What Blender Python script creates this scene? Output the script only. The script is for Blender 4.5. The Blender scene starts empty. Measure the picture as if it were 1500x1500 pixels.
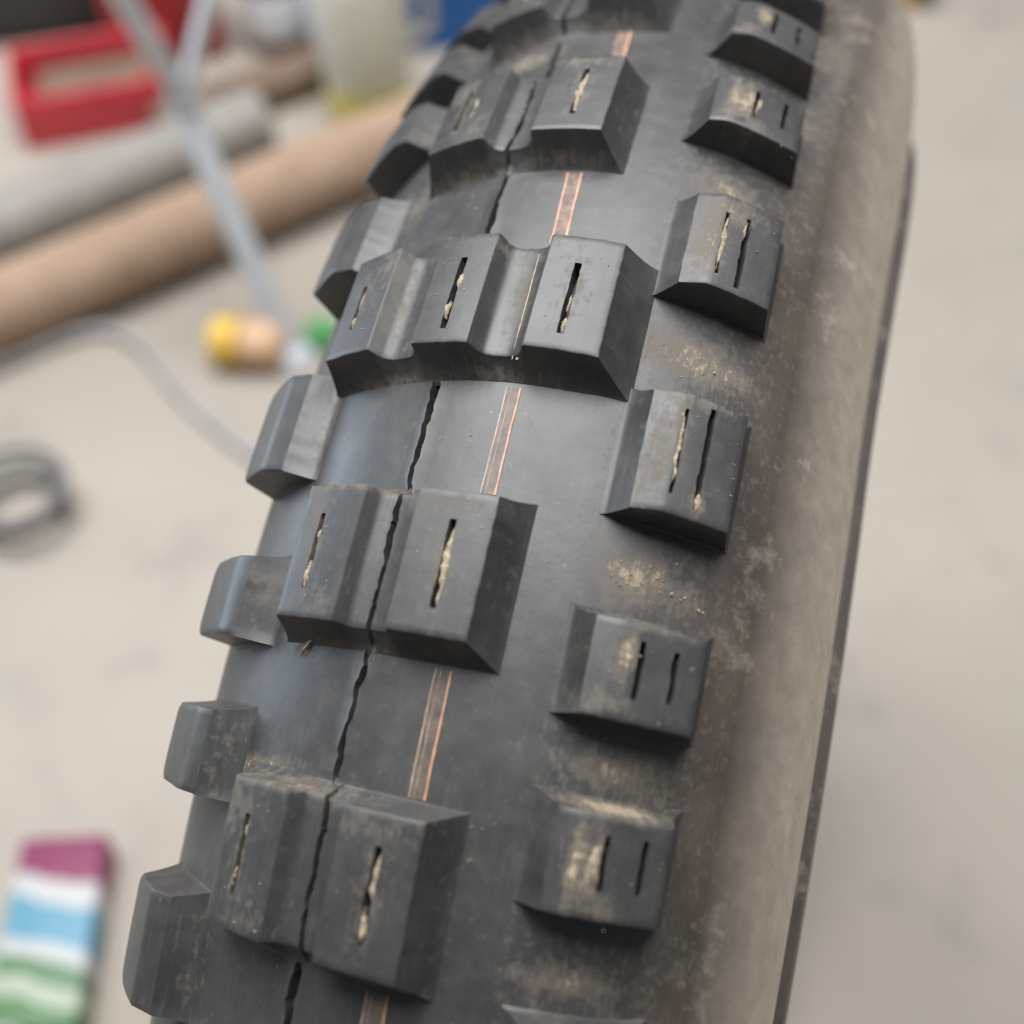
import bpy, bmesh, math, random
from mathutils import Vector, Matrix, noise
random.seed(7)
S = bpy.context.scene
COL = S.collection

# ------------------------------------------------------------------ camera, light, exposure
ZC = 0.3235                                  # height of the tyre's axis above the floor
cam_d = bpy.data.cameras.new('camera'); cam = bpy.data.objects.new('camera', cam_d); COL.objects.link(cam)
RX, RY, RZ = (0.9692975, 0.2448887, -0.0221766), (-0.1704710, 0.7342515, 0.6571258), (0.1772059, -0.6331700, 0.7534546)
EYE = (0.0384729, -0.2596868, 0.4687727 + ZC)
cam.matrix_world = Matrix(((RX[0], RY[0], RZ[0], EYE[0]), (RX[1], RY[1], RZ[1], EYE[1]), (RX[2], RY[2], RZ[2], EYE[2]), (0, 0, 0, 1)))
cam_d.sensor_width = 36.0
VIEW = 840.0                                 # photograph pixels across the frame (its white border left out)
cam_d.lens = 1065.0 / VIEW * 36.0
cam_d.clip_start = 0.01; cam_d.clip_end = 200
cam_d.dof.use_dof = True
cam_d.dof.focus_distance = 0.243
cam_d.dof.aperture_fstop = cam_d.lens / 1000 / 0.0064
S.camera = cam
W = bpy.data.worlds.new('World'); S.world = W; W.use_nodes = True
W.node_tree.nodes['Background'].inputs[0].default_value = (0.86, 0.93, 1.0, 1)
W.node_tree.nodes['Background'].inputs[1].default_value = 0.17
def area(name, loc, tgt, size, power, colr):
    d = bpy.data.lights.new(name, 'AREA'); d.shape = 'RECTANGLE'; d.size, d.size_y = size; d.energy = power; d.color = colr
    o = bpy.data.objects.new(name, d); COL.objects.link(o); o.location = loc
    o.rotation_euler = (Vector(tgt) - Vector(loc)).to_track_quat('-Z', 'Y').to_euler(); return o
area('ceiling_light', (-0.42, 0.58, 2.5), (-0.42, 0.58, 0), (2.5, 1.75), 140, (0.98, 0.985, 1.0))
area('window_light', (-2.5, 0.55, 0.72), (0, 0, 0.5), (1.3, 1.1), 29, (0.70, 0.85, 1.0))
S.view_settings.view_transform = 'Standard'; S.view_settings.look = 'None'
S.view_settings.exposure = 0.0; S.view_settings.gamma = 1.0; S.view_settings.use_curve_mapping = False

# ------------------------------------------------------------------ materials
def nodes(name):
    m = bpy.data.materials.new(name); m.use_nodes = True; nt = m.node_tree
    return m, nt, nt.nodes['Principled BSDF'], nt.nodes, nt.links
def mathn(nt, op, a, b=None, clamp=False):
    n = nt.nodes.new('ShaderNodeMath'); n.operation = op; n.use_clamp = clamp
    for i, v in enumerate((a, b)):
        if v is None: continue
        if isinstance(v, (int, float)): n.inputs[i].default_value = v
        else: nt.links.new(v, n.inputs[i])
    return n.outputs[0]
def noise_n(nt, scale, detail=6, rough=0.6, vec=None):
    n = nt.nodes.new('ShaderNodeTexNoise'); n.inputs['Scale'].default_value = scale
    n.inputs['Detail'].default_value = detail; n.inputs['Roughness'].default_value = rough
    if vec is None:
        g = nt.nodes.new('ShaderNodeNewGeometry'); vec = g.outputs['Position']
    nt.links.new(vec, n.inputs['Vector']); return n.outputs['Fac']
def ramp(nt, fac, a, b, clamp=True):
    n = nt.nodes.new('ShaderNodeMapRange'); n.clamp = clamp
    n.inputs['From Min'].default_value = a; n.inputs['From Max'].default_value = b; nt.links.new(fac, n.inputs['Value']); return n.outputs[0]
def mix(nt, fac, a, b):
    n = nt.nodes.new('ShaderNodeMix'); n.data_type = 'RGBA'
    if isinstance(fac, (int, float)): n.inputs[0].default_value = fac
    else: nt.links.new(fac, n.inputs[0])
    for i, v in ((6, a), (7, b)):
        if isinstance(v, tuple): n.inputs[i].default_value = (*v, 1)
        else: nt.links.new(v, n.inputs[i])
    return n.outputs[2]
def bump(nt, bs, h, strength, dist):
    n = nt.nodes.new('ShaderNodeBump'); n.inputs['Strength'].default_value = strength; n.inputs['Distance'].default_value = dist
    nt.links.new(h, n.inputs['Height']); nt.links.new(n.outputs[0], bs.inputs['Normal'])

def rubber(name, dusty):
    m, nt, bs, N, L = nodes(name)
    big = noise_n(nt, 45, 5, 0.6); fine = noise_n(nt, 1500, 3, 0.6); mid = noise_n(nt, 190, 6, 0.65)
    base = mix(nt, big, (0.026, 0.026, 0.0265), (0.046, 0.0445, 0.043))
    haze = mathn(nt, 'MULTIPLY', ramp(nt, mid, 0.45, 0.78), 0.22)
    c = mix(nt, haze, base, (0.15, 0.135, 0.115))
    uv = N.new('ShaderNodeUVMap'); oi = N.new('ShaderNodeObjectInfo')
    # faint scuffs that run round the tyre
    sx = N.new('ShaderNodeVectorMath'); sx.operation = 'MULTIPLY'; L.new(uv.outputs[0], sx.inputs[0]); sx.inputs[1].default_value = (260, 22, 1)
    ad = N.new('ShaderNodeVectorMath'); ad.operation = 'ADD'; L.new(sx.outputs[0], ad.inputs[0]); L.new(oi.outputs['Random'], ad.inputs[1])
    sc = noise_n(nt, 1.0, 5, 0.6, ad.outputs[0])
    c = mix(nt, mathn(nt, 'MULTIPLY', ramp(nt, sc, 0.56, 0.72), 0.16), c, (0.19, 0.165, 0.135))
    # fine specks of dry mud, in patches
    sp = ramp(nt, noise_n(nt, 620, 3, 0.55), 0.69, 0.75)
    patch = ramp(nt, noise_n(nt, 38, 3, 0.5), 0.46, 0.68)
    sp = mathn(nt, 'MULTIPLY', sp, patch)
    c = mix(nt, mathn(nt, 'MULTIPLY', sp, 0.6), c, (0.34, 0.27, 0.185))
    rough = mathn(nt, 'ADD', mathn(nt, 'MULTIPLY', big, 0.34), 0.22)
    rough = mathn(nt, 'ADD', rough, mathn(nt, 'MULTIPLY', mid, 0.10))
    if dusty:                                 # dust film on the sidewall
        sep = N.new('ShaderNodeSeparateXYZ'); L.new(uv.outputs[0], sep.inputs[0])
        u = mathn(nt, 'ABSOLUTE', sep.outputs[0])
        side = mathn(nt, 'MULTIPLY', ramp(nt, u, 0.66, 0.98), mathn(nt, 'ADD', mathn(nt, 'MULTIPLY', ramp(nt, u, 1.19, 1.165), 0.96), 0.04))
        c = mix(nt, mathn(nt, 'MULTIPLY', ramp(nt, u, 0.46, 0.62), mathn(nt, 'ADD', mathn(nt, 'MULTIPLY', ramp(nt, big, 0.35, 0.65), 0.4), 0.35)), c, (0.085, 0.064, 0.046))
        film = mathn(nt, 'MULTIPLY', side, mathn(nt, 'ADD', mathn(nt, 'MULTIPLY', ramp(nt, mid, 0.3, 0.7), 0.30), 0.55), True)
        c = mix(nt, film, c, (0.80, 0.67, 0.535))
        sc2 = mathn(nt, 'MULTIPLY', ramp(nt, noise_n(nt, 60, 8, 0.75), 0.56, 0.72), ramp(nt, u, 0.55, 0.75))
        c = mix(nt, mathn(nt, 'MULTIPLY', sc2, 0.38), c, (0.78, 0.66, 0.54))
        rough = mathn(nt, 'ADD', rough, mathn(nt, 'MULTIPLY', film, 0.35), True)
    # dried mud where it was left: the dirt attribute broken up by grain
    at = N.new('ShaderNodeAttribute'); at.attribute_name = 'dirt'
    g1 = noise_n(nt, 480, 8, 0.72); sv = N.new('ShaderNodeVectorMath'); sv.operation = 'MULTIPLY'; L.new(uv.outputs[0], sv.inputs[0]); sv.inputs[1].default_value = (150, 60, 1)
    gr_ = mathn(nt, 'ADD', mathn(nt, 'MULTIPLY', g1, 0.62), mathn(nt, 'MULTIPLY', noise_n(nt, 1.0, 6, 0.7, sv.outputs[0]), 0.38))
    d = mathn(nt, 'ADD', at.outputs['Fac'], mathn(nt, 'MULTIPLY', mathn(nt, 'SUBTRACT', gr_, 0.5), 2.9))
    thin = ramp(nt, d, 0.22, 0.75); thick = ramp(nt, d, 0.74, 0.98)
    c = mix(nt, mathn(nt, 'MULTIPLY', thin, 0.42), c, (0.215, 0.168, 0.118))
    mudc = mix(nt, noise_n(nt, 1300, 3, 0.6), (0.15, 0.112, 0.072), (0.44, 0.355, 0.25))
    c = mix(nt, mathn(nt, 'MULTIPLY', thick, 0.82), c, mudc)
    rough = mathn(nt, 'ADD', rough, mathn(nt, 'MULTIPLY', thin, 0.35), True)
    L.new(c, bs.inputs['Base Color']); L.new(rough, bs.inputs['Roughness'])
    bs.inputs['Specular IOR Level'].default_value = 0.62
    hgt = mathn(nt, 'ADD', mathn(nt, 'MULTIPLY', fine, 0.10), mathn(nt, 'MULTIPLY', mid, 0.6))
    hgt = mathn(nt, 'ADD', hgt, mathn(nt, 'MULTIPLY', thick, 0.9))
    bump(nt, bs, hgt, 0.30, 0.0004)
    return m
def plain(name, c1, c2, rough=0.5, scale=40, bstr=0.1, bdist=0.001, **kw):
    m, nt, bs, N, L = nodes(name)
    n = noise_n(nt, scale, 6, 0.6)
    L.new(mix(nt, ramp(nt, n, 0.3, 0.7), c1, c2), bs.inputs['Base Color'])
    bs.inputs['Roughness'].default_value = rough
    for k, v in kw.items(): bs.inputs[k.replace('_', ' ')].default_value = v
    bump(nt, bs, n, bstr, bdist)
    return m
M = {}
M['carcass'] = rubber('carcass_rubber', True)
M['knob'] = rubber('knob_rubber', False)
M['mud'] = plain('dried_mud', (0.15, 0.112, 0.072), (0.47, 0.385, 0.28), 0.95, 900, 0.6, 0.0006)
M['copper'] = plain('copper_paint', (0.36, 0.17, 0.10), (0.60, 0.34, 0.22), 0.5, 400)
M['pale_paint'] = plain('pale_paint', (0.22, 0.17, 0.13), (0.50, 0.38, 0.29), 0.55, 500)
M['paint_band'] = plain('worn_paint_band', (0.055, 0.047, 0.042), (0.155, 0.112, 0.084), 0.5, 420)
M['salmon_band'] = plain('salmon_paint_band', (0.05, 0.043, 0.038), (0.25, 0.155, 0.11), 0.55, 500)

def concrete():
    m, nt, bs, N, L = nodes('concrete_floor')
    a = noise_n(nt, 2.3, 5, 0.6); b = noise_n(nt, 11, 6, 0.65); c3 = noise_n(nt, 140, 5, 0.7)
    c = mix(nt, ramp(nt, a, 0.3, 0.7), (0.275, 0.238, 0.196), (0.345, 0.302, 0.254))
    c = mix(nt, mathn(nt, 'MULTIPLY', ramp(nt, b, 0.54, 0.74), 0.8), c, (0.20, 0.18, 0.16))
    c = mix(nt, mathn(nt, 'MULTIPLY', c3, 0.20), c, (0.45, 0.41, 0.37))
    L.new(c, bs.inputs['Base Color']); bs.inputs['Roughness'].default_value = 0.75
    bump(nt, bs, c3, 0.25, 0.002); return m
M['floor'] = concrete()

# ------------------------------------------------------------------ helpers
def tag(o, label=None, cat=None, group=None, kind=None):
    if label: o['label'] = label
    if cat: o['category'] = cat
    if group: o['group'] = group
    if kind: o['kind'] = kind
    return o
def empty(name, loc, label, cat, group=None, rz=0.0):
    o = bpy.data.objects.new(name, None); COL.objects.link(o); o.location = loc; o.rotation_euler = (0, 0, rz)
    o.empty_display_size = 0.05
    return tag(o, label, cat, group)
def link(name, me, mat, parent=None, loc=(0, 0, 0), rot=(0, 0, 0)):
    if mat and not me.materials: me.materials.append(mat)
    o = bpy.data.objects.new(name, me); COL.objects.link(o); o.location = loc; o.rotation_euler = rot
    if parent: o.parent = parent
    return o
def mesh(name, verts, faces, sharp=None, uvs=None, dirt=None):
    me = bpy.data.meshes.new(name); me.from_pydata(verts, [], faces); me.update()
    if dirt: me.attributes.new('dirt', 'FLOAT', 'POINT').data.foreach_set('value', dirt)
    if uvs:
        l = me.uv_layers.new(name='UVMap')
        for lp in me.loops: l.data[lp.index].uv = uvs[lp.vertex_index]
    if sharp is not None:
        me.polygons.foreach_set('use_smooth', [True] * len(me.polygons)); me.set_sharp_from_angle(angle=math.radians(sharp))
    return me
def lathe(name, prof, seg=32, sharp=35, closed=False):
    v, f = [], []; n = len(prof)
    for i in range(seg):
        a = 2 * math.pi * i / seg
        for r, z in prof: v.append((r * math.cos(a), r * math.sin(a), z))
    for i in range(seg):
        for j in range(n if closed else n - 1):
            a, b, j2 = i * n, (i + 1) % seg * n, (j + 1) % n
            f.append((a + j, b + j, b + j2, a + j2))
    return mesh(name, v, f, sharp)
def box(name, sx, sy, sz, bev=0.003, z0=0.0):
    bm = bmesh.new(); bmesh.ops.create_cube(bm, size=1)
    for q in bm.verts: q.co = Vector((q.co.x * sx, q.co.y * sy, (q.co.z + .5) * sz + z0))
    bmesh.ops.bevel(bm, geom=bm.edges[:], offset=bev, segments=3, affect='EDGES', profile=0.5)
    me = bpy.data.meshes.new(name); bm.to_mesh(me); bm.free()
    me.polygons.foreach_set('use_smooth', [True] * len(me.polygons)); me.set_sharp_from_angle(angle=math.radians(40)); return me
def tube(name, pts, r, seg=10, cap=True):
    pts = [Vector(q) for q in pts]; v, f = [], []
    for i, q in enumerate(pts):
        t = (pts[min(i + 1, len(pts) - 1)] - pts[max(i - 1, 0)]).normalized()
        a = t.cross(Vector((0, 0, 1)));  a = a.normalized() if a.length > 1e-4 else Vector((1, 0, 0)); b = t.cross(a)
        rr = r[i] if isinstance(r, (list, tuple)) else r
        for k in range(seg):
            an = 2 * math.pi * k / seg; v.append(q + (a * math.cos(an) + b * math.sin(an)) * rr)
    for i in range(len(pts) - 1):
        for k in range(seg):
            k2 = (k + 1) % seg; f.append((i * seg + k, i * seg + k2, (i + 1) * seg + k2, (i + 1) * seg + k))
    if cap: f.append(tuple(range(seg))[::-1]); f.append(tuple(range((len(pts) - 1) * seg, len(pts) * seg)))
    return mesh(name, v, f, 40)
def smooth_path(pts, n=10):
    pts = [Vector(q) for q in pts]; out = []
    for i in range(len(pts) - 1):
        p0, p1, p2, p3 = pts[max(i - 1, 0)], pts[i], pts[i + 1], pts[min(i + 2, len(pts) - 1)]
        for k in range(n):
            t = k / n
            out.append(0.5 * ((2 * p1) + (p2 - p0) * t + (2 * p0 - 5 * p1 + 4 * p2 - p3) * t * t + (3 * p1 - p0 - 3 * p2 + p3) * t ** 3))
    return out + [pts[-1]]

# ------------------------------------------------------------------ floor
fl = link('floor', mesh('floor', [(-60, -60, 0), (60, -60, 0), (60, 60, 0), (-60, 60, 0)], [(0, 1, 2, 3)]), M['floor']); fl['kind'] = 'structure'

# ------------------------------------------------------------------ tyre: section profile in millimetres
R0, A, S0 = 315.0, 68.51, -20.156          # crown radius, section radius, how far the section has rolled to one side
PH0, PIT = 0.2334, 2 * math.pi / 36
prof = []
for i in range(0, 97): ph = -1.2 + i * (1.95 / 96); prof.append((A * math.sin(ph), R0 - A + A * math.cos(ph)))
I0 = 0
right = [(51.2, 291.7), (54.6, 286.6), (56.8, 281.5), (58.4, 275.5), (59.5, 268.5), (60.2, 261.5), (60.4, 256.6), (59.6, 254.9), (57.4, 254.2), (57.2, 252.6), (61.2, 252), (63.0, 251), (63.8, 249), (63.6, 244), (61.5, 240), (57, 237.2), (49, 236), (44, 237)]
inner = [(43, 242), (47, 252), (48.5, 264), (46.5, 276), (41, 286)] + [((A - 9) * math.sin(q), R0 - A + (A - 9) * math.cos(q)) for q in [.5 - i * .16 for i in range(11)]] + [(-55.5, 262), (-54, 250), (-49, 242)]
left = [(-47, 238), (-52, 236), (-60, 238), (-64, 241.5), (-66, 248), (-66.8, 254), (-66.4, 262), (-65.4, 267)]
outer = left + prof + right
K0 = len(left)
loop = outer + inner
cum = [0.0]
for i in range(1, len(outer)): cum.append(cum[-1] + math.dist(outer[i - 1], outer[i]))
# arc length zero at the top of the section
zero = cum[K0] + 1.2 * A
def section(s, h):
    """point on the section at tread coordinate s (mm from the tread's own centre line), h mm proud"""
    sp = s + S0; ph = sp / A
    if -1.2 <= ph <= 0.75:
        return (A + h) * math.sin(ph), R0 - A + (A + h) * math.cos(ph)
    c = sp + zero; c = min(max(c, 0), cum[-1] - 1e-6)
    lo, hi = 0, len(cum) - 1
    while hi - lo > 1:
        m = (lo + hi) // 2
        if cum[m] <= c: lo = m
        else: hi = m
    t = (c - cum[lo]) / (cum[hi] - cum[lo]); a, b = outer[lo], outer[hi]
    d = ((b[0] - a[0]) / (cum[hi] - cum[lo]), (b[1] - a[1]) / (cum[hi] - cum[lo]))
    return a[0] + (b[0] - a[0]) * t - d[1] * h, a[1] + (b[1] - a[1]) * t + d[0] * h
def P3(s, th, h):
    x, r = section(s, h)
    if s > 54:                                # the loose casing bellies out on the far side
        f = min(1, (s - 54) / 14); f = f * f * (3 - 2 * f); w = (th + math.pi) % (2 * math.pi) - math.pi
        g = max(0, min(1, (.20 - w) / .62)) if w > -.8 else max(0, min(1, (w + 1.7) / .9)); g = g * g * (3 - 2 * g)
        x += 5 * f * g; r += 11 * f * g
    x *= .001; r *= .001
    return (x, -r * math.sin(th), r * math.cos(th))

CR = [(-.26, -4.6), (-.2, -4.8), (-.1358, -5.2), (-.0459, -3.5), (.0191, -2.4), (.0765, -2.0), (.1033, -3.2), (.1693, -3.3), (.215, -4.2), (.2717, -5.2), (.2906, -3.8), (.3214, -3.65), (.3549, -3.8), (.3689, -2.4), (.3869, -2.25), (.411, -1.85), (.4305, -2.1), (.4535, -1.9), (.458, -3.4), (.4765, -3.45), (.502, -3.9), (.5118, -4.06), (.5318, -3.95), (.544, -2.1), (.564, -1.7), (.583, -1.86), (.6045, -1.9), (.6261, -1.6), (.6348, -3.4), (.6513, -3.8), (.6788, -3.65), (.75, -3.4), (.9, -3.6)]
def crack_s(th):
    if th <= CR[0][0]: return CR[0][1]
    for (a, sa), (b, sb) in zip(CR, CR[1:]):
        if a <= th <= b:
            s = sa + (sb - sa) * (th - a) / (b - a); break
    else: s = CR[-1][1]
    return s + 0.40 * noise.noise((th * 80, 3.1, 0)) + 0.42 * noise.noise((th * 210, 9.1, 0)) + 0.26 * noise.noise((th * 700, 2.1, 0))
def crack_w(th):
    if th < -.25 or th > .88: return 0.0
    w = 1.0 + 0.70 * noise.noise((th * 60, 1.7, 5.0)) + 0.55 * noise.noise((th * 190, 4.7, 5.0))
    w += 1.0 * math.exp(-((th - .285) / .016) ** 2) + 0.8 * math.exp(-((th - .665) / .03) ** 2)
    if th < .13: w *= 0.85
    if .172 < th < .262: w = 0.0
    return max(w, 0.4) if w else 0.0

tyre = empty('motorcycle_tyre', (0, 0, 0), 'black knobbly off-road motorcycle tyre standing upright, dusty, with a jagged crack along its crown', 'tyre')

# carcass -----------------------------------------------------------
ths = []
t = -0.45
while t < 1.05: ths.append(t); t += 0.0035
while t < 2 * math.pi - 0.45 - .01: ths.append(t); t += 0.028
cols = []
s = -64.0
while s <= 66.0:
    if not (-8.0 < s < 1.0): cols.append(s)
    s += 1.6
cols += [-8.0, -6.9, .0, 1.0]
CK = [(-0.5, -.35), (-.5, 0), (-.42, 1), (0, 1.15), (.42, 1), (.5, 0), (.5, .35)]   # offsets across the crack: (x width, extra / depth)
cols.sort(); ia = cols.index(-6.9) + 1
lo_pts = [(c - zero - S0) for c in cum if c - zero - S0 < -64.5]
hi_pts = [(c - zero - S0) for c in cum if c - zero - S0 > 66.5]
DG = [(44, .243, 9, .013, .82), (52, .245, 5, .008, .7), (41.5, .388, 6, .012, .92), (51, .392, 4, .010, .55), (44, .497, 8, .008, .75), (52, .51, 5, .012, .5), (43, .610, 8, .008, .72), (44, .10, 6, .012, .8), (45, -.02, 6, .010, .7), (34, .17, 2, .03, .5),
      (-32, .27, 3, .012, .75), (-33.5, .69, 2.2, .035, .85), (-31, .538, 4, .008, .9), (-20, .533, 7, .004, .75), (-2, .536, 7, .003, .45), (11, .537, 6, .003, .5), (-29, .11, 6, .02, .6), (-12, -.04, 7, .012, .7), (-27, .40, 2, .05, .35), (-28, .60, 2, .06, .3), (-18.6, .463, 2.2, .003, .8), (20, .19, 8, .004, .35), (0, .27, 20, .004, .3)]
def dirt_at(s, th):
    d = 0.0
    for a, b, sa, sb, k in DG:
        u = ((s - a) / sa) ** 2 + ((th - b) / sb) ** 2
        if u < 9: d = max(d, k * math.exp(-.5 * u))
    if 31 < s < 58 and -.4 < th < 1.0: d = max(d, .24)
    if s > 54: d = max(d, .20 * math.exp(-.5 * ((s - 60) / 7.0) ** 2))
    return d
verts, uvs, faces, dirts = [], [], [], []
ncol = None
for th in ths:
    row = []
    for q in lo_pts: row.append((q, 0))
    for q in cols[:ia]: row.append((q, 0))
    cs, cw = crack_s(th), crack_w(th)
    dep = 3.2 if cw else 0.0; w = cw if cw else 0.3
    row += [(cs - w / 2 - .9, 0), (cs - w / 2 - .06, (.30 + .2 * noise.noise((th * 45, 0, 6))) if cw else 0), (cs - w * .36, -dep), (cs, -dep * 1.1), (cs + w * .36, -dep), (cs + w / 2 + .04, .10 if cw else 0), (cs + w / 2 + .6, 0)]
    for q in cols[ia:]: row.append((q, 0))
    for q in hi_pts: row.append((q, 0))
    for q, h in row:
        if -58 < q < 62: h += 0.10 * noise.noise((q * .09, th * 26, 2.0)) + 0.04 * noise.noise((q * .5, th * 160, 7.0))
        verts.append(P3(q, th, h)); uvs.append((q * .01, th)); dirts.append(dirt_at(q, th))
    for x, r in inner:
        verts.append((x * .001, -r * .001 * math.sin(th), r * .001 * math.cos(th))); uvs.append((1.1, th)); dirts.append(0.0)
    ncol = len(row) + len(inner)
n = len(ths)
for i in range(n):
    a, b = i * ncol, (i + 1) % n * ncol
    for j in range(ncol):
        j2 = (j + 1) % ncol
        faces.append((a + j, b + j, b + j2, a + j2))
link('carcass', mesh('carcass', verts, faces, 38, uvs, dirts), M['carcass'], tyre, (0, 0, ZC))

# knobs: a top grid with grooves and sipes, and rings of wall down to the carcass ------------------
H = 8.06
def dense(kn, step):
    out = []
    for (a, ha), (b, hb) in zip(kn, kn[1:]):
        m = max(1, int(math.ceil((b - a) / step)))
        for i in range(m): out.append(a + (b - a) * i / m)
    return out + [kn[-1][0]]
def interp(kn, x):
    if x <= kn[0][0]: return kn[0][1]
    for (a, ha), (b, hb) in zip(kn, kn[1:]):
        if x <= b: return ha + (hb - ha) * (x - a) / (b - a)
    return kn[-1][1]
def knob_mesh(name, top, t0, t1, draft, power, sipes=(), crack_at=None, seed=0, step=1.3, smear=(), rnd=0.0):
    """top: (s, height) across the top; t0..t1 mm along; draft, power: left, right, back, front wall; sipes: (s, from, to, width);
    crack_at: tread angle of the knob's centre if the crack runs over it; smear: (s, t, width, length, amount) of mud; rnd: rounding of the front outer corner"""
    sc = dense(top, step); tc = dense([(t0, 0), (t1, 0)], step)
    keep = {k for k, _ in top}
    for (q, a, b, w) in sipes:
        ks_ = [q - w / 2, q - w * .34, q, q + w * .34, q + w / 2]; keep |= set(ks_); sc += ks_
        tc += [a, a + .3, b - .3, b]
    tc = sorted(tc); tc = [v for i, v in enumerate(tc) if i == 0 or v - tc[i - 1] > .04]
    out = []
    for v in sorted(sc):
        if out and v - out[-1] < .1:
            if v in keep and out[-1] not in keep: out[-1] = v
            continue
        out.append(v)
    sc = out
    V, F, U, D = [], [], [], []
    def put(s, t, h):
        d = 0.0
        for (a, b, w, l, k) in smear:
            u = ((s - a) / w) ** 2 + ((t - b) / l) ** 2
            if u < 9: d = max(d, k * math.exp(-.5 * u))
        D.append(d); U.append((s * .01, t / R0)); V.append(P3(s, t / R0, h)); return len(V) - 1
    grid = []
    s_lo, s_hi = sc[0], sc[-1]
    for tt in tc:
        line = [(v, 0) for v in sc]
        if crack_at is not None:
            thg = crack_at + tt / R0; cs, w = min(max(crack_s(thg), -3.2), -1.3), crack_w(thg) or .3
            line = [(v, 0) for v in sc if v <= -4.45] + [(cs - w / 2 - .5, 0), (cs - w / 2, 0), (cs - w * .36, 3.0), (cs, 3.4), (cs + w * .36, 3.0), (cs + w / 2, 0), (cs + w / 2 + .5, 0)] + [(v, 0) for v in sc if v >= -.1]
        g = []
        for v, dep in line:
            h = interp(top, v) - dep
            q2 = v
            for (q, a, b, w) in sipes:
                if abs(v - q) <= w * .51 and a - .05 <= tt <= b + .05:
                    f = min(1, (tt - a) / 2.2, (b - tt) / 2.2)
                    q2 = q + (v - q) * (.85 + .15 * f + .30 * noise.noise((tt * .7, q + (1 if v > q else 0) * 5, seed))) + .16 * noise.noise((tt * .35, q, seed + 2))
                    if a + .1 < tt < b - .1 and abs(v - q) <= w * .35: h -= 4.0
            n1 = .05 * noise.noise((v * .13, tt * .13, seed + 8)) + .02 * noise.noise((v * .5, tt * .5, seed))
            g.append((q2, tt, h + n1))
        grid.append(g)
    n, m = len(grid), len(grid[0])
    if rnd:                                   # round the outer corners in plan
        so = s_hi if s_hi > 0 else s_lo
        for g in grid:
            for j, (v, tt, h) in enumerate(g):
                dt = max(0, (t0 + rnd) - tt, tt - (t1 - rnd)); pull = rnd - math.sqrt(max(0, rnd * rnd - dt * dt))
                f = abs(v - (s_lo if so == s_hi else s_hi)) / (s_hi - s_lo)
                g[j] = (v - math.copysign(pull * f * f * .6, so), tt, h)
    idx = [[put(*q) for q in g] for g in grid]
    for i in range(n - 1):
        for j in range(m - 1): F.append((idx[i][j], idx[i + 1][j], idx[i + 1][j + 1], idx[i][j + 1]))
    per = [(0, j) for j in range(m)] + [(i, m - 1) for i in range(1, n)] + [(n - 1, j) for j in range(m - 2, -1, -1)] + [(i, 0) for i in range(n - 2, 0, -1)]
    dl, dr, db, df = draft; pl, pr, pb, pf = power
    levels = [('soft', .0), ('edge', .25)] + [('wall', o) for o in (.25, .5, .72, .88, 1.0)] + [('sink', 1.0)]
    prev = [idx[i][j] for i, j in per]
    for kind, o in levels:
        cur = []
        for i, j in per:
            s, t, h = grid[i][j]
            os_, ot_, pw = 0, 0, []
            if j == 0: os_ = -dl; pw.append(pl)
            if j == m - 1: os_ = dr; pw.append(pr)
            if i == 0: ot_ = -db; pw.append(pb)
            if i == n - 1: ot_ = df; pw.append(pf)
            p = sum(pw) / len(pw)
            ex, ey = (os_ > 0) - (os_ < 0), (ot_ > 0) - (ot_ < 0)
            wear = .34 + .35 * max(0, noise.noise((s * .6, t * .6, seed + 5)))
            if h < 0: cur.append(put(s + os_ * o if kind in ('wall', 'sink') else s, t + ot_ * o if kind in ('wall', 'sink') else t, h)); continue
            if kind == 'soft': cur.append(put(s + ex * wear * .62, t + ey * wear * .62, h - .12 * min(1, h / 4)))
            elif kind == 'edge': cur.append(put(s + ex * wear * 1.05, t + ey * wear * 1.05, h - min(.34 + wear * .5, h * .12)))
            elif kind == 'wall': cur.append(put(s + ex * wear * (1 - o) + os_ * o, t + ey * wear * (1 - o) + ot_ * o, h * .94 * (1 - o) ** p + .10 * o))
            else: cur.append(put(s + os_ + ex * 1.0, t + ot_ + ey * .8, -.6))
        L = len(per)
        for q in range(L): F.append((prev[q], cur[q], cur[(q + 1) % L], prev[(q + 1) % L])[::-1])
        prev = cur
    return mesh(name, V, F, 33, U, D)

l_, gl, gr, r_ = -19.0, -6.5, 3.3, 16.5
two = [(l_, H), (gl - .3, H), (gl, H * .96), (gl + .7, H * .66), (gl + 1.5, H * .55), (gl + 2.4, H * .49), (gl + 4.2, H * .46), (gr - 3.0, H * .47), (gr - 1.7, H * .52), (gr - .7, H * .66), (gr, H * .97), (gr + .3, H), (r_, H)]
a1, a2, a3, a4, a5, a6 = -26.7, -15.9, -6.5, 4.6, 13.9, 26.5
three = [(a1, H)]
for g0, g1 in ((a2, a3), (a4, a5)):
    three += [(g0 - .3, H), (g0, H * .96), (g0 + .8, H * .62), (g0 + 1.8, H * .50), (g0 + 3.2, H * .44), (g0 + 5.6, H * .44), (g1 - 2.4, H * .48), (g1 - 1.4, H * .55), (g1 - .6, H * .70), (g1, H * .97), (g1 + .3, H)]
three += [(a6, H)]
TL = 12.54
sip2 = [(-14.3, -7, 7.4, 1.1), (10.4, -7.6, 8.2, 1.25)]
sip3 = [(-22.3, -4.5, 6.5, 1.0), (-.9, -7, 9.8, 1.3), (19.7, -6.5, 9.4, 1.25)]
DR2, DR3, PW = (5.4, 5.2, 2.6, 3.6), (5.4, 7.4, 2.6, 3.6), (1.4, 1.25, 1.6, 1.3)
shared = {}
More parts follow.
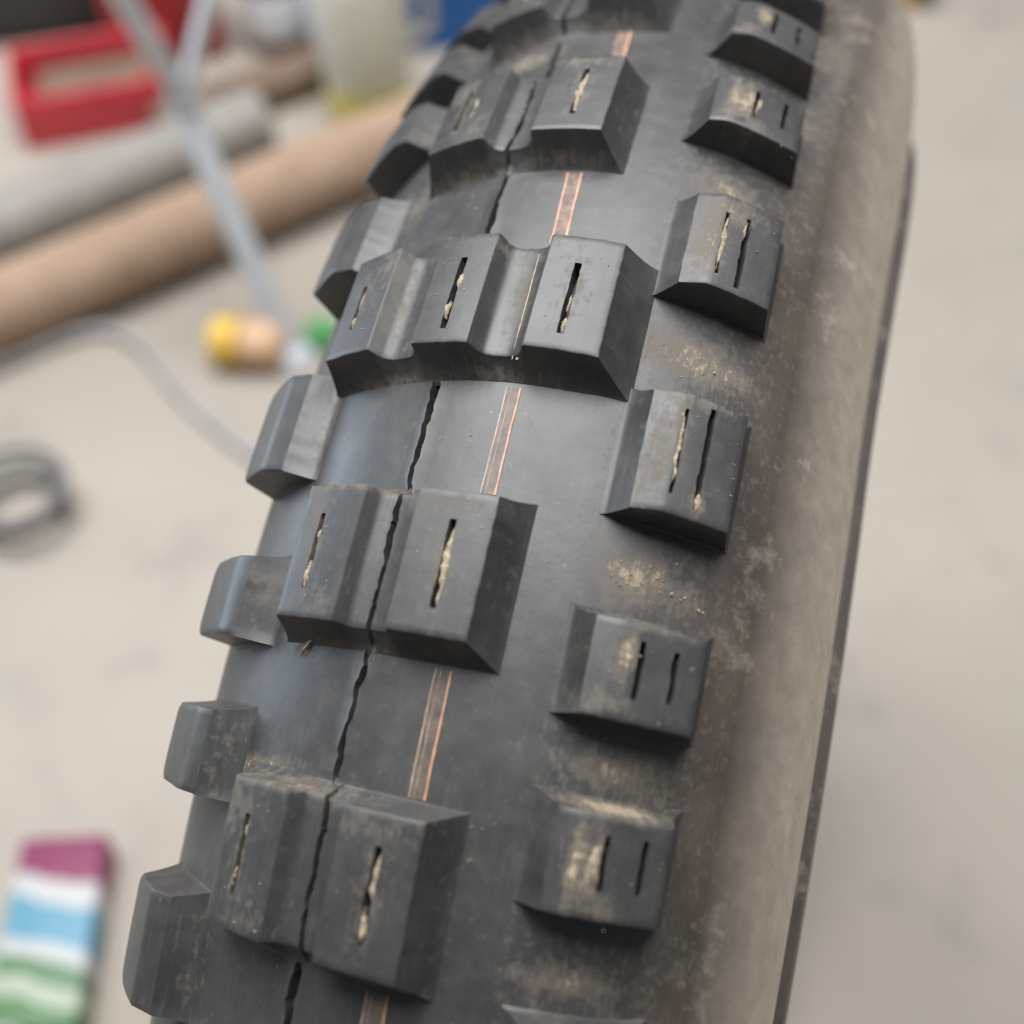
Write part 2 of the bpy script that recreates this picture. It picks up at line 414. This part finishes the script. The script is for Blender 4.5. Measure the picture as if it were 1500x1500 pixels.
def mud_strip(parent, q, t0, t1, w, seed, hgt=-.1):
    """crumbly mud packed in a sipe or smeared beside it"""
    V, F = [], []; n = max(6, int((t1 - t0) / .35)); m = 7
    for i in range(n + 1):
        tt = t0 + (t1 - t0) * i / n; e = min(1, 3.2 * min(i, n - i) / n)
        ww = w * (1.1 + .8 * noise.noise((tt * .55, seed, 1.0)) + .45 * noise.noise((tt * 1.9, seed, 6.0))) * (.25 + .75 * e); ww = max(ww, .1)
        qq = q + .45 * noise.noise((tt * .35, seed, 4.0))
        hh = H + hgt + .12 + .22 * noise.noise((tt * .8, seed, 2.0)) - (1 - e) * .5
        for k in range(m):
            u = k / (m - 1) * 2 - 1
            V.append(P3(qq + u * ww / 2, tt / R0, hh - .55 * u ** 4 + .22 * noise.noise((tt * 2.6, u * 2.2, seed))))
    for i in range(n):
        for k in range(m - 1):
            a = i * m + k; F.append((a, a + m, a + m + 1, a + 1))
    return link('dried_mud', mesh('dried_mud', V, F, 60), M['mud'], parent)
rows = {}
for k in range(-17, 19):
    th = PH0 + k * PIT + (.014 if k == 3 else 0); kind = 3 if k % 3 == 0 else 2
    vis = -3 <= k <= 4
    def make(fine):
        return knob_mesh('tread_row', three if kind == 3 else two, -TL, TL, DR3 if kind == 3 else DR2, PW, sip3 if kind == 3 else sip2, th if fine and kind == 2 else None, k * 1.7 if fine else 0, 1.1 if fine else 2.5,
                         [(-12, TL + 3, 9, 1.0, .6), (8, TL + 2.5, 12, .8, .5), (-17, -8, 3, 5, .5), (9, -10.5, 7, 1.6, .45), (-14.3, 0, 1.3, 8, .5), (10.4, 0, 1.6, 8, .5), (-10, 9, 3, 3, .35), (-22, 0, 2, 8, .34 if kind == 3 else .15), (20, 0, 2, 8, .4 if kind == 3 else .2), (-10, -13.5, 12, 1.3, .6)] if fine else ())
    if vis: me = make(True)
    else:
        if kind not in shared: shared[kind] = make(False)
        me = shared[kind]
    o = link('crown_knob_row', me, M['knob'], tyre, (0, 0, ZC), (th, 0, 0)); rows[k] = o
# mud left in the sipes, as each row shows it
for k, q, t0, t1, w, hh in [(1, -13.9, -5.8, -.8, .75, -.15), (1, -14.7, 2.0, 7.4, .75, -.1), (1, 10.8, -6.6, 7.8, 1.25, -.05), (2, -13.8, -6.0, -1.2, .85, -.1), (2, -14.9, 2.2, 7.4, .7, -.1), (2, 10.8, -6.8, 2.4, 1.0, -.05), (2, 10.2, 2.0, 8.0, 1.1, -.05),
                            (0, -22.0, -3.8, 2.0, .7, -.1), (0, -22.6, 3.0, 6.2, .6, -.1), (0, -.3, -4.0, .8, 1.0, 0), (0, -1.3, 3.2, 7.2, .7, -.1), (0, 19.9, .4, 4.4, .6, -.3), (0, 19.9, 5.6, 9.0, .9, -.1),
                            (-1, -11.5, -6, 6, 1.1, 0), (-1, 10.5, -6.4, 6.8, 1.3, 0), (-2, 10.5, -5, 5, 1.2, 0), (-2, -13, -5, 6, 1.3, 0)]:
    mud_strip(rows[k], q, t0, t1, w, k * 3.1 + q, hh)

def shoulder(side, big, seed, sipes, smear, fine=True):
    if big: top = [(37.2, H * .74), (41.4, H), (53.0, H * .97)]; half = 11.4
    else: top = [(35.6, H * .86), (37.2, H * .94), (39.0, H), (53.0, H * .98)]; half = 8.0
    draft, power = [4.2, 4.2, 2.6, .7], [1.9, 1.2, 1.5, 1.0]
    if side < 0:
        top = [(-a + 2.6, h) for a, h in top][::-1]; draft[0], draft[1] = draft[1], draft[0]; power[0], power[1] = power[1], power[0]
    return knob_mesh('shoulder_knob', top, -half, half, draft, power, sipes, None, seed, 1.1 if fine else 2.6, smear, 3.5 if side < 0 else 0.0)
RC = {(0, 0): .168, (0, 1): .3187, (0, 2): .4455, (0, 3): .546, (1, 0): .672, (-1, 3): .038, (-1, 2): -.072, (-1, 1): -.198}
LC = {(0, 0): .142, (0, 1): .309, (0, 2): .435, (0, 3): .5355, (1, 0): .6635, (-1, 3): .018, (-1, 2): -.084}
BASE = [.16, .314, .44, .541]
SIP = {0: [(42.6, -7.0, 8.6, .8), (46.6, -7.5, 10.2, 1.05)], 1: [(42.6, -8.6, 8.0, .75), (47.0, -10.2, 10.0, 1.05)], 2: [(43.1, -5.4, 4.4, 1.05), (48.6, -5.0, 3.8, 1.05)], 3: [(43.3, -5.2, 3.8, 1.0), (49.2, -5.4, 3.6, 1.0)]}
SM = {0: [(40.5, 0, 2.2, 7, .75), (43, -8, 4, 3, .7)], 1: [(39.6, 0, 1.8, 9, .62), (42, -6, 1.2, 6, .7), (47.2, 8, .9, 2, 1.0), (44, -11, 5, 1.5, .6)], 2: [(40.8, -2.5, 1.3, 3.2, 1.05), (38, 6, 4, 2.0, .55), (44, -9.5, 6, 1.2, .7)], 3: [(39.2, 0, 1.0, 6, 1.0), (41.8, 0, 1.1, 5, 1.05), (44, 6.5, 2.5, 1.5, .6), (45, -9.3, 7, .9, 1.1)]}
sk = {}
for side in (1, -1):
    for n_ in range(-6, 6):
        for j in range(4):
            th = BASE[j] + n_ * 3 * PIT
            th = (RC if side > 0 else LC).get((n_, j), th)
            vis = -.5 < th < 1.0
            key = (side, j)
            if vis or key not in shared:
                sm = SM[j] if side > 0 else [(-31.5, 0, .8, 12, .3)]
                me = shoulder(side, j < 2, n_ * 4 + j + side * 9, SIP[j] if side > 0 else (), sm if vis else (), vis)
                if not vis: shared[key] = me
            else: me = shared[key]
            o = link('shoulder_knob', me, M['knob'], tyre, (0, 0, ZC), (th, 0, 0)); sk[(side, n_, j)] = o
for key, q, t0, t1, w, hh in [((1, 0, 1), 47.3, 6.4, 10.2, 1.0, -.1), ((1, 0, 0), 46.4, -7, -2, .8, -.2), ((1, 0, 0), 42.6, -6, 7.6, .8, -.05), ((1, 0, 1), 42.5, -7.6, 6.6, .75, -.08), ((1, 0, 2), 41.0, -5.6, 1.2, 1.5, -.05), ((1, 0, 3), 41.8, -5.6, 3.6, 1.3, -.05), ((1, 0, 3), 39.2, -5.0, 5.8, 1.2, -.05), ((1, -1, 3), 44, -4, 2, .8, -.1)]:
    mud_strip(sk[key], q, t0, t1, w, q + t0, hh)

# copper colour lines along the crown --------------------------------------
def ribbon(name, s_a, s_b, th0, th1, w, mat, h=.14, rag=.12):
    n = max(4, int((th1 - th0) / .0025)); V, F = [], []
    for i in range(n + 1):
        f = i / n; th = th0 + (th1 - th0) * f; s = s_a + (s_b - s_a) * f + .12 * noise.noise((th * 60, s_a, 0))
        ww = w * (1 + .35 * noise.noise((th * 150, s_a * 2, 3))) + rag * noise.noise((th * 500, s_a, 8))
        hh = h + 0.10 * noise.noise((s * .09, th * 26, 2.0))
        for u in (-.5, 0, .5): V.append(P3(s + u * ww, th, hh))
    for i in range(n):
        for k in (0, 1): a = i * 3 + k; F.append((a, a + 3, a + 4, a + 1))
    return link(name, mesh(name, V, F), mat, tyre, (0, 0, ZC))
for t0, t1, sl, sr in [(.288, .358, 10.9, 13.5), (.462, .533, 10.6, 13.4), (.636, .70, 10.3, 14.0), (.70, .86, 10.9, 14.3)]:
    ribbon('paint_band', (sl + sr) / 2, (sl + sr) / 2 + .1, t0, t1, sr - sl, M['paint_band'], .10)
    ribbon('paint_line', sl, sl + .1, t0, t1, .24, M['pale_paint'], .17, .06)
    ribbon('paint_line', sl + .9, sl + 1.0, t0, t1, .10, M['pale_paint'], .17, .08)
    ribbon('paint_line', sr, sr + .15, t0, t1, .36, M['copper'], .17, .08)
ribbon('paint_band', 11.7, 12.9, .113, .182, 3.2, M['salmon_band'], .10)
ribbon('paint_line', 10.4, 11.5, .113, .182, .35, M['copper'], .17)
ribbon('paint_line', 13.2, 14.3, .113, .182, .40, M['copper'], .17)
ribbon('paint_band', 11.3, 12.6, -.072, .002, 3.4, M['salmon_band'], .10, .5)
ribbon('paint_line', 12.7, 14.0, -.072, .002, .5, M['copper'], .17, .2)
ribbon('paint_line', 12.3, 12.6, .198, .276, .42, M['copper'], H * .45 + .30, .05)
ribbon('paint_line', 11.2, 11.6, .198, .276, .16, M['pale_paint'], H * .45 + .28, .05)

ribbon('paint_flake', -17.0, -19.4, .4555, .4665, 1.0, M['salmon_band'], .7, .5)
ribbon('paint_flake', -16.2, -18.0, .4555, .463, .35, M['copper'], .95, .2)

# loose dirt -----------------------------------------------------------------
def crumbs(name, spots):
    V, F = [], []
    for (s, th, h, r) in spots:
        c = Vector(P3(s, th, h)); b = len(V)
        ax = [Vector((random.gauss(0, 1), random.gauss(0, 1), random.gauss(0, 1))).normalized() for _ in range(1)][0]
        u = ax.orthogonal().normalized(); w = ax.cross(u)
        for d in (ax, -ax, u, -u, w, -w): V.append(c + d * (r * .001 * random.uniform(.55, 1.25)))
        for t3 in ((0, 2, 4), (2, 1, 4), (1, 3, 4), (3, 0, 4), (2, 0, 5), (1, 2, 5), (3, 1, 5), (0, 3, 5)): F.append(tuple(b + q for q in t3))
    o = link(name, mesh(name, V, F), M['mud'], tyre, (0, 0, ZC)); o['kind'] = 'stuff'; return o
sp = []
def cluster(n, s, th, ss, st, r0, r1, h=0.0):
    for _ in range(n): sp.append((random.gauss(s, ss), random.gauss(th, st), h + random.uniform(-.05, .15), r0 + (r1 - r0) * random.random() ** 3))
cluster(26, 42, .244, 4.5, .010, .05, .30); cluster(10, 50, .243, 4.5, .008, .06, .35)
cluster(50, 41.5, .388, 3.6, .008, .05, .32); cluster(5, 50.5, .391, 2.2, .006, .3, .8)
cluster(20, 42, .497, 5, .006, .05, .3); cluster(14, 43, .610, 6, .006, .05, .3); cluster(20, 42, .100, 5, .012, .05, .3)
cluster(24, -31.5, .27, 2.5, .010, .06, .4); cluster(40, -33.5, .69, 1.5, .03, .06, .35); cluster(20, -33, .538, 3, .008, .06, .4); cluster(20, -24, .535, 6, .004, .05, .3)
cluster(14, -18.5, .4625, 1.0, .002, .12, .5); cluster(24, -28, .11, 5, .02, .05, .3); cluster(16, -12, -.045, 6, .012, .05, .4)
for th in (.18, .36, .54, .12, .28, .46, .64): cluster(30, 0, th, 18, .003, .05, .25)
for _ in range(420): sp.append((random.uniform(-30, 34), random.uniform(-.2, .85), .02, .05 + .2 * random.random() ** 4))
crumbs('dirt_crumbs', sp)
sp = []
for k in range(-2, 4):
    th = PH0 + k * PIT
    for lo, hi in (((l_, gl), (gr, r_)) if k % 3 else ((a1, a2), (a3, a4), (a5, a6))):
        for _ in range(26): sp.append((random.uniform(lo + .4, hi - .4), th + random.uniform(-TL, TL) / R0, H + .04, .05 + .24 * random.random() ** 4))
for (sd, n_, j), o in sk.items():
    th = o.rotation_euler.x
    if sd > 0 and -.2 < th < .75:
        for _ in range(24): sp.append((random.uniform(38.5 if j > 1 else 41.5, 52.5), th + random.gauss(0, 1) * .016, H + .02, .06 + .3 * random.random() ** 4))
crumbs('dirt_specks', sp)

# ------------------------------------------------------------------ background, all out of focus
BG = dict(
 tube=plain('cardboard_tube', (0.27, 0.18, 0.12), (0.36, 0.25, 0.175), 0.8, 30),
 pipe=plain('grey_pipe', (0.20, 0.185, 0.16), (0.27, 0.25, 0.22), 0.6, 30),
 steel=plain('grey_steel', (0.46, 0.48, 0.50), (0.55, 0.57, 0.59), 0.4, 60, Metallic=0.2),
 red=plain('red_plastic', (0.50, 0.03, 0.045), (0.60, 0.05, 0.07), 0.4, 20),
 dred=plain('dark_red_paint', (0.27, 0.02, 0.02), (0.35, 0.035, 0.03), 0.45, 20),
 yellow=plain('yellow_plastic', (0.60, 0.37, 0.05), (0.68, 0.43, 0.07), 0.4, 20),
 peach=plain('peach_plastic', (0.52, 0.33, 0.19), (0.58, 0.38, 0.23), 0.5, 20),
 green=plain('green_plastic', (0.05, 0.20, 0.06), (0.07, 0.27, 0.08), 0.5, 20),
 blue=plain('blue_plastic', (0.008, 0.085, 0.30), (0.012, 0.11, 0.36), 0.45, 20),
 white=plain('white_plastic', (0.68, 0.70, 0.72), (0.76, 0.78, 0.79), 0.4, 20),
 brown=plain('brown_wood', (0.10, 0.065, 0.045), (0.17, 0.115, 0.08), 0.8, 25),
 dark=plain('dark_rubber', (0.03, 0.03, 0.03), (0.05, 0.05, 0.05), 0.6, 30),
 coil=plain('worn_cable', (0.10, 0.10, 0.10), (0.15, 0.148, 0.145), 0.6, 30),
 hose=plain('grey_hose', (0.28, 0.27, 0.265), (0.36, 0.345, 0.335), 0.6, 30),
 cloudy=plain('cloudy_plastic', (0.62, 0.60, 0.50), (0.68, 0.655, 0.55), 0.35, 15, Transmission_Weight=0.35),
 oil=plain('yellow_liquid', (0.50, 0.44, 0.09), (0.58, 0.50, 0.12), 0.3, 15),
 cyan=plain('cyan_print', (0.10, 0.42, 0.58), (0.12, 0.48, 0.64), 0.5, 20),
 magenta=plain('magenta_print', (0.36, 0.03, 0.13), (0.43, 0.04, 0.17), 0.5, 20),
)
def hollow_tube(name, ra, rb, p0, p1, mat, label, cat):
    p0, p1 = Vector(p0), Vector(p1); d = p1 - p0; Ln = d.length
    me = lathe(name, [(ra, 0), (ra, Ln), (rb, Ln), (rb, 0)], 40, 35, True)
    o = link(name, me, mat, None, p0, d.to_track_quat('Z', 'Y').to_euler()); return tag(o, label, cat)
dv = Vector((0.196, 0.245, 0)).normalized()
c = Vector((-0.586, 0.586, 0.037)); hollow_tube('cardboard_tube', .037, .033, c - dv * .80, c + dv * .40, BG['tube'], 'pinkish brown cardboard tube lying on the floor nearest the tyre', 'tube')
c = Vector((-0.638, 0.712, 0.036)); dv2 = Vector((0.190, 0.245, 0)).normalized()
hollow_tube('grey_pipe', .036, .032, c - dv2 * .80, c + dv2 * .17, BG['pipe'], 'dull grey pipe lying behind the cardboard tube', 'pipe')

# folding stand: two legs that meet at a hinge, and one that goes on to the floor
st = empty('folding_stand', (-0.38, 0.536, 0), 'pale grey steel stand with two bars meeting in a Y over the tubes', 'stand')
def bar(name, p0, p1, w, parent, mat):
    base = Vector((-0.38, 0.536, 0)); p0, p1 = Vector(p0) - base, Vector(p1) - base
    d = p1 - p0; me = box(name, w, w * .55, d.length, .002)
    return link(name, me, mat, parent, p0, d.to_track_quat('Z', 'Y').to_euler())
bar('leg', (-0.385, 0.538, 0.0), (-0.472, 0.598, 0.215), .021, st, BG['steel'])
bar('upper_bar', (-0.470, 0.600, 0.212), (-0.497, 0.525, 0.46), .021, st, BG['steel'])
bar('upper_bar', (-0.474, 0.603, 0.212), (-0.386, 0.670, 0.445), .018, st, BG['steel'])
hg = link('hinge', lathe('hinge', [(0, -.012), (.011, -.012), (.013, -.009), (.013, .009), (.011, .012), (0, .012)], 20), BG['steel'], st, Vector((-0.471, 0.600, 0.218)) - Vector((-0.38, 0.536, 0)), (1.2, 0, .4))
link('foot', lathe('foot', [(0, 0), (.018, 0), (.020, .004), (.014, .012), (0, .014)], 20), BG['steel'], st, (-.004, .002, 0))

# small bottle lying on the floor: yellow cap and peach body
bt = empty('small_bottle', (-0.43, 0.527, 0), 'small peach bottle with a yellow cap lying on the floor by the stand', 'bottle', rz=.15)
link('body', lathe('body', [(0, 0), (.017, 0), (.021, .003), (.021, .030), (.016, .037), (.010, .040)], 24), BG['peach'], bt, (.002, 0, .021), (0, math.pi / 2, 0))
link('cap', lathe('cap', [(0, -.026), (.018, -.026), (.022, -.022), (.023, -.002), (.021, 0), (0, .001)], 24), BG['yellow'], bt, (.002, 0, .023), (0, math.pi / 2, 0))
# green screw cap
gc = lathe('green_cap', [(0, .018), (.014, .018), (.017, .015), (.018, 0), (.015, 0), (.014, .013), (0, .013)], 24)
tag(link('green_cap', gc, BG['green'], None, (-0.368, 0.568, 0.0), (0, 0, 0)), 'small green screw cap on the floor close to the tyre knobs', 'cap')

# hose and cable coil
tag(link('grey_hose', tube('grey_hose', smooth_path([(-1.0, .10, .006), (-.84, .20, .006), (-.72, .36, .006), (-.635, .475, .006), (-.58, .53, .006), (-.53, .522, .006), (-.463, .468, .006), (-.386, .42, .006), (-.32, .395, .006), (-.24, .40, .006)]), .0055, 10), BG['hose']), 'thin grey hose curving over the concrete towards the tyre', 'hose')
coil = [(math.cos(a * .35) * (.031 + .0002 * a), math.sin(a * .35) * (.031 + .0002 * a), .006 + .0022 * a * .35) for a in range(0, 46)]
tag(link('cable_coil', tube('cable_coil', coil, .0040, 8), BG['coil'], None, (-0.532, 0.312, 0)), 'dark coil of cable on the floor left of the tyre', 'cable')

# printed carton at the left edge
def print_mat():
    m, nt, bs, N, L = nodes('carton_print')
    tc_ = N.new('ShaderNodeTexCoord'); sep = N.new('ShaderNodeSeparateXYZ'); L.new(tc_.outputs['Object'], sep.inputs[0])
    w = noise_n(nt, 30, 3, 0.5, tc_.outputs['Object'])
    y = mathn(nt, 'ADD', sep.outputs[1], mathn(nt, 'MULTIPLY', mathn(nt, 'SUBTRACT', w, 0.5), 0.022))
    y = mathn(nt, 'ADD', y, mathn(nt, 'MULTIPLY', sep.outputs[0], 0.22))
    r = N.new('ShaderNodeValToRGB'); L.new(ramp(nt, y, -.08, .08), r.inputs[0]); e = r.color_ramp; e.interpolation = 'CONSTANT'
    cols_ = [(0, (.40, .40, .39)), (.10, (.06, .15, .05)), (.22, (.30, .35, .26)), (.30, (.05, .14, .05)), (.37, (.40, .40, .39)), (.44, (.07, .22, .31)), (.60, (.40, .40, .39)), (.70, (.17, .018, .07)), (.93, (.40, .40, .39))]
    e.elements[0].position = 0; e.elements[0].color = (*cols_[0][1], 1); e.elements[1].position = cols_[-1][0]; e.elements[1].color = (*cols_[-1][1], 1)
    for p_, c_ in cols_[1:-1]: q_ = e.elements.new(p_); q_.color = (*c_, 1)
    L.new(r.outputs[0], bs.inputs['Base Color']); bs.inputs['Roughness'].default_value = .45; return m
pk = empty('printed_carton', (-0.337, -0.012, 0), 'small white carton printed magenta, blue and green, lower left of the tyre', 'carton', rz=.30)
link('carton_body', box('carton_body', .056, .125, .028, .003), print_mat(), pk)

# red tray
tr = empty('red_tray', (-0.745, 0.885, 0), 'bright red plastic tray on the floor behind the grey pipe', 'tray', rz=.55)
link('tray_base', box('tray_base', .17, .12, .008, .002), BG['red'], tr)
for x, y, sx, sy in ((0, .057, .17, .006), (0, -.057, .17, .006), (.082, 0, .006, .107), (-.082, 0, .006, .107)):
    link('tray_side', box('tray_side', sx, sy, .05, .002, .0085), BG['red'], tr, (x, y, 0))
link('tray_insert', box('tray_insert', .12, .08, .03, .004, .0085), BG['brown'], tr)

# red fuel can with yellow cap
fc = empty('fuel_can', (-0.725, 1.03, 0), 'dark red fuel can with a yellow cap at the back left', 'fuel can', rz=.5)
link('can_body', box('can_body', .13, .10, .13, .014), BG['dred'], fc)
for x in (-.03, .03): link('rib', box('rib', .008, .104, .09, .003, .02), BG['dred'], fc, (x, 0, 0))
link('handle', tube('handle', smooth_path([(-.05, 0, .128), (-.045, 0, .155), (.01, 0, .160), (.02, 0, .128)]), .007, 8), BG['dred'], fc)
link('cap', lathe('cap', [(0, .165), (.018, .165), (.020, .161), (.020, .128), (0, .128)], 24), BG['yellow'], fc, (.045, -.012, 0))

# dark plank added to stand in for the brown shadow behind the pipe
pl_ = box('shadow_plank', .22, .055, .032, .003)
tag(link('shadow_plank', pl_, BG['brown'], None, (-0.578, 0.925, 0), (0, 0, .88)), 'short dark brown plank added for the brown shadow between the grey pipe and the jar', 'plank')
# translucent jug with yellow liquid
jg = empty('plastic_jug', (-0.446, 0.945, 0), 'cloudy plastic jug with a little yellow liquid in its bottom', 'jug', rz=.3)
link('jug_body', lathe('jug_body', [(.036, .0425), (.046, .043), (.047, .06), (.046, .15), (.036, .175), (.018, .19), (.017, .21)], 36), BG['cloudy'], jg)
link('liquid', lathe('liquid', [(0, 0), (.040, 0), (.046, .005), (.0465, .042), (0, .0422)], 36), BG['oil'], jg)
link('lid', lathe('lid', [(0, .225), (.018, .225), (.020, .222), (.020, .205), (0, .205)], 24), BG['white'], jg)
link('handle', tube('handle', smooth_path([(.044, 0, .15), (.068, 0, .15), (.072, 0, .10), (.046, 0, .085)]), .006, 8), BG['cloudy'], jg)
# jar with a pale label, and a black tool bag
jr = empty('glass_jar', (-0.60, 1.065, 0), 'brownish jar with a pale label between the fuel can and the cloudy jug', 'jar')
link('jar_body', lathe('jar_body', [(0, 0), (.034, 0), (.038, .004), (.038, .085), (.030, .098), (.028, .105)], 32), BG['brown'], jr)
link('label', lathe('label', [(.0385, .022), (.0388, .023), (.0388, .074), (.0385, .075)], 32), BG['white'], jr)
link('lid', lathe('lid', [(0, .122), (.028, .122), (.031, .119), (.031, .103), (0, .103)], 28), BG['steel'], jr)
tb = empty('tool_bag', (-0.90, 1.06, 0), 'black fabric tool bag at the far left behind the red tray', 'bag', rz=.5)
link('bag_body', box('bag_body', .22, .12, .13, .03), BG['dark'], tb)
link('handle', tube('handle', smooth_path([(-.06, 0, .122), (-.055, 0, .17), (.055, 0, .17), (.06, 0, .122)]), .008, 8), BG['brown'], tb)
# white canister and blue crate
wc = empty('white_canister', (-0.50, 1.05, 0), 'tall white plastic canister between the cloudy jug and the blue crate', 'canister')
link('canister_body', lathe('canister_body', [(0, 0), (.042, 0), (.047, .005), (.047, .16), (.040, .18), (.022, .192), (.022, .20)], 36), BG['white'], wc)
link('lid', lathe('lid', [(0, .222), (.022, .222), (.025, .218), (.025, .199), (0, .199)], 24), BG['white'], wc)
bc = empty('blue_crate', (-0.34, 1.20, 0), 'deep blue plastic crate behind the tyre at the top', 'crate', rz=.3)
link('crate_floor', box('crate_floor', .26, .18, .008, .002), BG['blue'], bc)
for y in (-.086, .086): link('crate_side', box('crate_side', .26, .008, .14, .002, .0085), BG['blue'], bc, (0, y, 0))
for x in (-.126, .126): link('crate_end', box('crate_end', .008, .163, .14, .002, .0085), BG['blue'], bc, (x, 0, 0))
for y in (-.086, .086): link('rim', box('rim', .27, .016, .010, .003, .149), BG['blue'], bc, (0, y, 0))
# yellow and black thing behind the tyre at the right: a tape measure
tm = empty('tape_measure', (0.108, 1.31, 0), 'yellow and black tape measure on the floor behind the tyre, top right', 'tape measure', rz=.2)
link('case', box('case', .055, .035, .055, .008), BG['yellow'], tm)
link('grip', box('grip', .030, .0365, .05, .006, .006), BG['dark'], tm, (.024, 0, 0))
